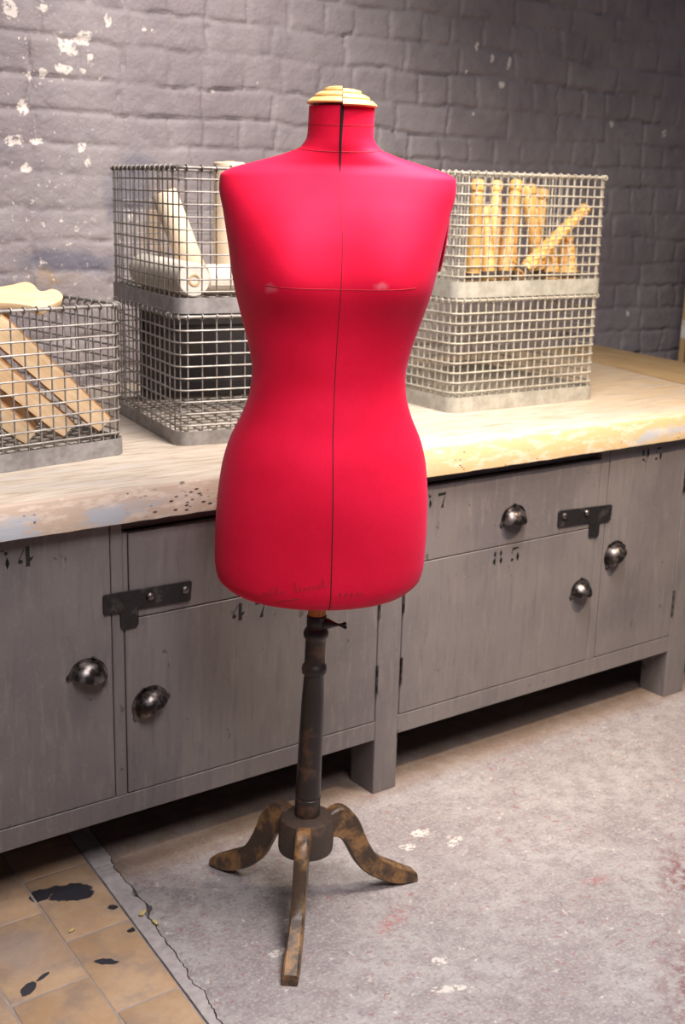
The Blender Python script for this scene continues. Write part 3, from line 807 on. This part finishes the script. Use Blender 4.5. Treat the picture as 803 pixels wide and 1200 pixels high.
# boards and carved form in the left basket
def board(a, b, w, t, label, spin=0, w2=None):
    a, b = Vector(a), Vector(b); L = (b-a).length; w2 = w2 or w*.8
    root = empty('wooden_board', a); d = (b-a).normalized()
    # flat face towards the basket's front
    ax = bBL.rotation_euler[2]; nrm = Vector((math.sin(ax), -math.cos(ax), 0)); nrm = Quaternion(d, spin) @ nrm
    nrm = (nrm-d*nrm.dot(d)).normalized(); s = nrm.cross(d)
    mb = MB(); rings = []
    n = 14
    for i in range(n+1):
        f = i/n; x = L*f
        ww = w/2*(1-f)+w2/2*f
        e = min(x, L-x)/.006
        if e < 1: ww *= .9+.1*e
        c = .0035
        rings.append([(x,-ww,-t/2+c),(x,-ww+c,-t/2),(x,ww-c,-t/2),(x,ww,-t/2+c),(x,ww,t/2-c),(x,ww-c,t/2),(x,-ww+c,t/2),(x,-ww,t/2-c)])
    mb.loft(rings); o = mb.build('wooden_board', M['board'], smooth=True, angle=30)
    Mx = Matrix((d, s, nrm)).transposed().to_4x4(); Mx.translation = a
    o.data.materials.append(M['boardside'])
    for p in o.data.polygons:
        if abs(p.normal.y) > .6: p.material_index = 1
    bpy.data.objects.remove(root); o.matrix_world = Mx
    tag(o, label, 'wooden board', 'wooden boards in the left basket'); return o
def BO(x0,y0,z0_,x1,y1,z1_,w,t,label,spin=0,w2=None): return board(in_basket(bBL,x0,y0,z0_), in_basket(bBL,x1,y1,z1_), w, t, label, spin, w2)
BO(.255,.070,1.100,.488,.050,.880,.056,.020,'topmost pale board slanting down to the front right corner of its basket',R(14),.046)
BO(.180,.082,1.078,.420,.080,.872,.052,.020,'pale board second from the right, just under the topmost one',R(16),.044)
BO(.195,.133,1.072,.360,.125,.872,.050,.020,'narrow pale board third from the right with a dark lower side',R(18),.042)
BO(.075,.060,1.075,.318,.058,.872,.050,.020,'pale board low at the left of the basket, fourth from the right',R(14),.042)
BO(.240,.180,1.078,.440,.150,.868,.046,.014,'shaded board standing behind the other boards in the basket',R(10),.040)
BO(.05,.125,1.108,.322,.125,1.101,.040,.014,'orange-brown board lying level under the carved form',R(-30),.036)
def carved():
    pts = [(.105,.052),(.17,.050),(.23,.056),(.293,.063),(.323,.069),(.340,.075),(.354,.078),(.363,.076),(.368,.068),(.369,.055),(.367,.045),(.371,.038),(.382,.040),(.392,.044),(.400,.045),(.407,.040),(.410,.030),(.409,.020),(.404,.010),(.392,-.001),(.364,-.015),(.345,-.026),(.331,-.031),(.322,-.022),(.313,-.014),(.289,-.004),(.261,.002),(.19,.006),(.105,.006)]
    # re-sample smoothly
    P = [Vector((x-.25, y, 0)) for x, y in pts]; n = len(P); Q = []
    for i in range(n):
        a, b, c, d = P[i-1], P[i], P[(i+1) % n], P[(i+2) % n]
        for k in range(3):
            t = k/3; Q.append(.5*((2*b)+(c-a)*t+(2*a-5*b+4*c-d)*t*t+(3*b-a-3*c+d)*t**3))
    mb = MB(); mb.prism(Q, (0,0,-.016))
    o = mb.build('carved_wooden_form', M['form'], bevel=.004, seg=3, smooth=True, angle=50)
    o.location = in_basket(bBL, .25, .045, 1.1415); o.rotation_euler = (R(24), 0, bBL.rotation_euler[2])
    tag(o, 'flat carved wooden form with rounded lobes resting on the left basket rim', 'wooden form')
carved()

# ------------------------------------------------------------------ dress form
CX, CY = 1.25, -.26
TURN = math.atan2(-.579, .815)
dress = empty('dress_form', (CX, CY, 0), TURN)
tag(dress, 'red fabric tailor\'s torso on a dark turned wooden tripod stand', 'mannequin')
def lean(z): return .0275*z - .006
ZF = lambda z: z if z > .72 else .72-(.72-z)*.0785/.0975      # bottom rounding
def interp(tab, z):
    """monotone cubic through a table"""
    xs = [a for a, b in tab]; ys = [b for a, b in tab]; n = len(xs)
    if z <= xs[0]: return ys[0]
    if z >= xs[-1]: return ys[-1]
    h = [xs[i+1]-xs[i] for i in range(n-1)]; dl = [(ys[i+1]-ys[i])/h[i] for i in range(n-1)]
    def m(i):
        if i == 0: return dl[0]
        if i == n-1: return dl[-1]
        if dl[i-1]*dl[i] <= 0: return 0
        w1 = 2*h[i]+h[i-1]; w2 = h[i]+2*h[i-1]; return (w1+w2)/(w1/dl[i-1]+w2/dl[i])
    i = max(k for k in range(n-1) if xs[k] <= z); t = (z-xs[i])/h[i]
    return (ys[i]*(1+2*t)*(1-t)**2 + m(i)*h[i]*t*(1-t)**2 + ys[i+1]*t*t*(3-2*t) + m(i+1)*h[i]*t*t*(t-1))
WID = [(ZF(a), b) for a, b in [(.6225,.070),(.6240,.100),(.6317,.139),(.6461,.164),(.6721,.1835),(.7127,.1895),(.76,.1905),(.817,.189),(.8857,.1825),(.931,.1715),(.987,.147),(1.02,.1375),(1.058,.1345),(1.092,.140),(1.145,.1545),(1.21,.1720),(1.274,.1825),(1.327,.1925),(1.3685,.2005),(1.3860,.1990),(1.3960,.185),(1.4085,.143),(1.4220,.0960),(1.4360,.0650),(1.455,.0555),(1.50,.0548)]]
FRO = [(ZF(a), b) for a, b in [(.6225,.050),(.6240,.078),(.6317,.100),(.6461,.110),(.6721,.116),(.72,.118),(.80,.120),(.90,.114),(.98,.101),(1.05,.093),(1.12,.095),(1.21,.104),(1.27,.098),(1.32,.086),(1.36,.070),(1.39,.056),(1.408,.047),(1.425,.048),(1.44,.050),(1.50,.0515)]]
BAK = [(ZF(a), b) for a, b in [(.6225,.030),(.6240,.055),(.6317,.085),(.6461,.105),(.6721,.120),(.72,.130),(.80,.134),(.90,.118),(.98,.096),(1.05,.088),(1.12,.094),(1.21,.105),(1.30,.108),(1.36,.092),(1.39,.070),(1.408,.058),(1.425,.055),(1.44,.054),(1.50,.0535)]]
EXP = [(.62,2.15),(1.0,2.1),(1.2,2.3),(1.33,2.6),(1.38,2.5),(1.42,2.1),(1.5,2.0)]
BODY_TURN = R(6)
def torso_pt(th, z, off=0):
    """th: 0 = viewer's right, -90 deg = front"""
    w = interp(WID, z); n = interp(EXP, z); c, s = math.cos(th), math.sin(th)
    dep = interp(FRO, z) if s < 0 else interp(BAK, z)
    x = w*math.copysign(abs(c)**(2/n), c); y = dep*math.copysign(abs(s)**(2/n), s)
    if s < 0:
        for sg in (-1, 1):
            dzb = z-1.212; sig = .105 if dzb > 0 else .050
            y -= .026*math.exp(-((x-sg*.098)/.072)**2)*math.exp(-(dzb/sig)**2)*min(1, -s*2)
        y -= .004*math.exp(-((z-.86)/.07)**2)*math.exp(-(x/.09)**2)
    r = math.hypot(x, y)
    if off and r: x += x/r*off; y += y/r*off
    a = BODY_TURN*max(0, min(1, (1.44-z)/.15)) + R(5)*max(0, min(1, (.95-z)/.3)); ca, sa = math.cos(a), math.sin(a)
    # keep the outline fixed while the front turns
    return Vector((x + lean(z) - y*sa, y*ca + x*sa*.5, z))
def torso():
    zs = list(np.linspace(.6415,.72,22)) + list(np.linspace(.73,1.34,60)) + list(np.linspace(1.346,1.45,44)) + list(np.linspace(1.457,1.50,8))
    n = 112; mb = MB()
    mb.loft([[torso_pt(2*PI*k/n, z) for k in range(n)] for z in zs])
    o = mb.build('torso', M['red'], dress, smooth=True, angle=70, label='red stretched fabric body')
    # centre seam, the open gap in the neck, seams across
    mb = MB(); F = -PI/2
    mb.tube([torso_pt(F, z, .0001) for z in np.linspace(.6435, 1.402, 90)], [.0004+.0007*(1-i/89) for i in range(90)], 5); mb.build('centre_seam', M['seam'], o, label='dark centre seam')
    mb = MB(); mb.tube([torso_pt(F, z, .0003) for z in np.linspace(1.395, 1.5005, 26)], [.0008+.0022*(i/25)**.6 for i in range(26)], 6); mb.build('neck_gap', M['gapblack'], o, label='black gap down the front of the neck')
    def across(z0, a0, a1, name, sag=0, r=.0006, mat='seam_red'):
        mb = MB(); P = []
        for i in range(41):
            t = i/40; a = F+R(a0+(a1-a0)*t); P.append(torso_pt(a, z0+sag*(2*t-1)**2, .00005))
        mb.tube(P, r, 5); mb.build(name, M[mat], o)
    across(1.208, -43, 43, 'bust_seam', .004)
    across(1.468, -88, 88, 'neck_seam', .004); across(1.4265, -80, 80, 'collar_seam', .006, .0008)
    # worn-away maker's marks: a slanting script line with a flourish on the left, a small block mark on the right
    def on(x, z):
        lo, hi = -PI+.05, -.05
        for _ in range(40):
            mid = (lo+hi)/2
            if torso_pt(mid, z).x < x: lo = mid
            else: hi = mid
        return torso_pt((lo+hi)/2, z, .0002)
    def pen(pts, x0, z0, sx, rot, mb, r=.00045):
        ca, sa = math.cos(rot), math.sin(rot)
        P = [on(x0+sx*(u*ca-v*sa), z0+sx*(u*sa+v*ca)) for u, v in pts]; mb.tube(P, r, 4)
    mb = MB(); x = -.086; zz = .674
    for ch in 'abllc  Ggugumd':
        up = {'a':.5,'b':.6,'l':1.2,'c':.45,'G':1.4,'g':.55,'u':.5,'m':.5,'d':1.3}.get(ch, 0)
        if up:
            pen([(.0,.0),(.3,up*.9),(.55,up),(.45,up*.5),(.35,.05),(.6,.0),(.85,.15)], x, zz, .0125, R(16), mb, .0005)
        x += .0080; zz += .0017
    pen([(-.2,0),(.6,.26),(1.6,.52),(2.6,.70),(3.6,.86)], -.062, .663, .0115, R(2), mb, .0007)
    mb.build('script_mark', M['ink'], o, label='faint worn handwritten-looking maker mark near the hem')
    mb = MB(); x = .046
    for ch in range(9):
        pen([(0,0),(.05,.9)] if ch % 2 else [(0,.5),(.4,.9),(.4,.1),(0,0)], x, .678, .0085, R(1), mb, .0006); x += .0050
    mb.build('block_mark', M['ink'], o, label='faint worn block stamp right of the seam')
    # shoulder covers that hang behind the arm openings
    for sx, xx, yy, z_lo, z_hi in ((1, .1945, .030, 1.232, 1.378), (-1, -.182, .045, 1.250, 1.370)):
        mb = MB(); rings = []
        for i in range(15):
            t = i/14; z = z_lo+(z_hi-z_lo)*t; hw = .047*math.sqrt(max(.06, 1-(2*t-1)**2*.93))
            x = xx - .012*sx*(1-t)**2.2 + lean(z) - .004*sx*t
            ring = []
            for k in range(20):
                a = 2*PI*k/20; ring.append(Vector((x+.0042*math.cos(a)+.0*sx, yy+hw*math.sin(a)+.004, z)))
            rings.append(ring)
        mb.loft(rings); mb.build('shoulder_flap', M['red'], dress, smooth=True, angle=60, label='red fabric flap at the arm opening')
    # split stepped cap
    for a0, a1, dy, dz, x in ((PI/2, 3*PI/2, 0, .0012, -.0006), (-PI/2, PI/2, -.004, -.0026, .0006)):
        prof = [(0,0),(.0560,0),(.0585,.0022),(.0578,.0042),(.0500,.0105),(.0455,.0110),(.0460,.0135),(.0440,.0165),(.0365,.0200),(.0312,.0205),(.0316,.0228),(.0300,.0262),(.020,.0285),(0,.0288)]
        mb = MB(); mb.lathe(prof, 28, a0, a1, Matrix.Translation((lean(1.5)+x, dy, 1.5015+dz)))
        mb.build('neck_cap', M['capwood'], dress, smooth=True, angle=28, label='half of a stepped yellow wooden neck cap')
torso()
def stand():
    def Lx(z): return lean(z) - .0
    def lz(prof, name, mat, label=None, n=32):
        rings = [[Vector((Lx(z)+r*math.cos(2*PI*k/n), r*math.sin(2*PI*k/n), z)) for k in range(n)] for r, z in prof]
        mb = MB(); mb.loft(rings); return mb.build(name, mat, dress, smooth=True, angle=35, label=label)
    lz([(.0165,.600),(.0165,.6425)], 'neck_dowel', M['neckwood'], 'orange wooden dowel under the torso')
    pole = lz([(.0245,.190),(.0245,.235),(.0232,.236),(.0232,.238),(.0243,.2395),(.0225,.36),(.0208,.44),(.0185,.486),(.0192,.489),(.0228,.492),(.0235,.499),(.0225,.506),(.0200,.509),(.0192,.513),(.0190,.556),(.0200,.560),(.0230,.564),(.0236,.572),(.0205,.578),(.0182,.581),(.0180,.590)], 'pole', M['pole'], 'dark worn turned pole')
    lz([(.0176,.586),(.0184,.588),(.0184,.604),(.0170,.606)], 'collar', M['iron'], 'black metal collar')
    # thumb screw
    mb = MB(); x0 = lean(.594)
    mb.tube([(x0+.012,-.004,.590),(x0+.022,-.004,.5895),(x0+.034,-.005,.5885),(x0+.043,-.005,.588)], [.012,.010,.0045,.0022], 10)
    mb.tube([(x0+.042,-.005,.588),(x0+.050,-.005,.589),(x0+.055,-.005,.592)], [.0022,.004,.003], 8)
    mb.tube([(x0+.042,-.005,.588),(x0+.050,-.005,.586),(x0+.055,-.005,.582)], [.0022,.004,.003], 8)
    mb.build('thumb_screw', M['iron'], dress, smooth=True)
    lz([(.0480,.1235),(.0520,.1255),(.0535,.132),(.0535,.188),(.0515,.193),(.030,.199),(.026,.1995)], 'hub', M['hub'], 'dark brown round hub')
    TOP = [(.030,.186),(.046,.196),(.062,.203),(.078,.200),(.096,.185),(.112,.160),(.124,.130),(.136,.104),(.150,.082),(.170,.064),(.192,.051),(.214,.038),(.232,.027),(.243,.020)]
    BOT = [(.030,.142),(.046,.143),(.060,.141),(.073,.131),(.085,.112),(.096,.090),(.108,.068),(.124,.049),(.143,.034),(.164,.021),(.186,.010),(.206,.003),(.226,.0003),(.246,.0003)]
    # directions of the three feet, in the stand's own frame
    for wx, wy in ((1.479,-.304),(1.179,-.025),(1.09,-.444)):
        v = Vector((wx-CX, wy-CY, 0)); v.rotate(Quaternion((0,0,1), -TURN)); d = v.normalized(); s = Vector((-d.y, d.x, 0))
        k = 1.05 if (wx, wy) == (1.09,-.444) else 1.0
        mb = MB(); rings = []
        for i, ((r1, z1), (r2, z2)) in enumerate(zip(TOP, BOT)):
            f = i/(len(TOP)-1); hw = .0145-.002*math.sin(PI*min(1, f*1.2))
            a = d*r1*k + Vector((0,0,z1)); b = d*r2*k + Vector((0,0,z2)); c = .0035
            u = (a-b).normalized()
            rings.append([b-s*(hw-c), b+s*(hw-c), b+s*hw+u*c, a+s*hw-u*c, a+s*(hw-c), a-s*(hw-c), a-s*hw-u*c, b-s*hw+u*c])
        # refine
        fine = []
        for i in range(len(rings)-1):
            for t in (0, .5):
                P = []
                for q in range(8):
                    p0 = rings[max(0,i-1)][q]; p1 = rings[i][q]; p2 = rings[i+1][q]; p3 = rings[min(len(rings)-1,i+2)][q]
                    P.append(.5*(2*p1+(p2-p0)*t+(2*p0-5*p1+4*p2-p3)*t*t+(3*p1-p0-3*p2+p3)*t**3))
                fine.append(P)
        fine.append(rings[-1]); mb.loft(fine)
        mb.build('leg', M['tripod'], dress, smooth=True, angle=38)
stand()

# ------------------------------------------------------------------ light
def area(name, loc, target, size, power, col, shape='DISK', spread=PI):
    l = bpy.data.lights.new(name, 'AREA'); l.shape = shape; l.size = size; l.energy = power; l.color = col; l.spread = spread
    o = bpy.data.objects.new(name, l); COL.objects.link(o); o.location = loc
    o.rotation_euler = (Vector(target)-Vector(loc)).to_track_quat('-Z', 'Y').to_euler(); return o
area('ceiling_lamp', (1.58, -.60, 2.34), (1.62, -.42, 0), .7, 52, (1.0,.95,.92), 'SQUARE', R(150))
area('front_fill', (.60, -2.5, 3.5), (1.35, -.1, .85), 1.2, 25, (1.0,.95,.98), 'SQUARE', R(84))  # unseen front fill, added to light the torso
def spot(name, loc, target, power, col, cone, blend, size):
    l = bpy.data.lights.new(name, 'SPOT'); l.energy = power; l.color = col; l.spot_size = cone; l.spot_blend = blend; l.shadow_soft_size = size
    o = bpy.data.objects.new(name, l); COL.objects.link(o); o.location = loc
    o.rotation_euler = (Vector(target)-Vector(loc)).to_track_quat('-Z', 'Y').to_euler(); return o
spot('warm_spot', (2.45, -1.30, 2.45), (2.32, .10, .74), 250, (1.0,.79,.56), R(62), 1.0, .05)
spot('wall_wash', (1.75, .30, 2.62), (1.80, 1.18, 1.28), 80, (1.0,.93,.90), R(92), 1.0, .07)  # added spot that brightens the wall from above, no fixture known
W = bpy.data.worlds.new('world'); SC.world = W; W.use_nodes = True
bg = W.node_tree.nodes['Background']; bg.inputs[0].default_value = (.58,.54,.70,1); bg.inputs[1].default_value = .12

# ------------------------------------------------------------------ camera
cam = bpy.data.cameras.new('camera'); co = bpy.data.objects.new('camera', cam); COL.objects.link(co)
cam.sensor_fit = 'VERTICAL'; cam.sensor_height = 36; cam.sensor_width = 24; cam.lens = 1445.62/1200*36
pitch, roll_, yaw = .2558, .0253, .6425
cy, sy, cp, sp = math.cos(yaw), math.sin(yaw), math.cos(pitch), math.sin(pitch)
fwd = Vector((sy*cp, cy*cp, -sp)); rt = Vector((cy, -sy, 0)); upv = rt.cross(fwd)
r2 = math.cos(roll_)*rt + math.sin(roll_)*upv; u2 = -math.sin(roll_)*rt + math.cos(roll_)*upv
Mx = Matrix((r2, u2, -fwd)).transposed().to_4x4(); Mx.translation = Vector((0, -2.0189, 1.3671)); co.matrix_world = Mx
cam.dof.use_dof = True; cam.dof.focus_distance = 2.13; cam.dof.aperture_fstop = 5.6; cam.clip_start = .05
SC.camera = co

vs = SC.view_settings
SC.display_settings.display_device = 'sRGB'
vs.view_transform = 'Standard'; vs.look = 'None'; vs.exposure = 0; vs.gamma = 1; vs.use_curve_mapping = False
SC.cycles.use_denoising = True
SC.cycles.max_bounces = 8
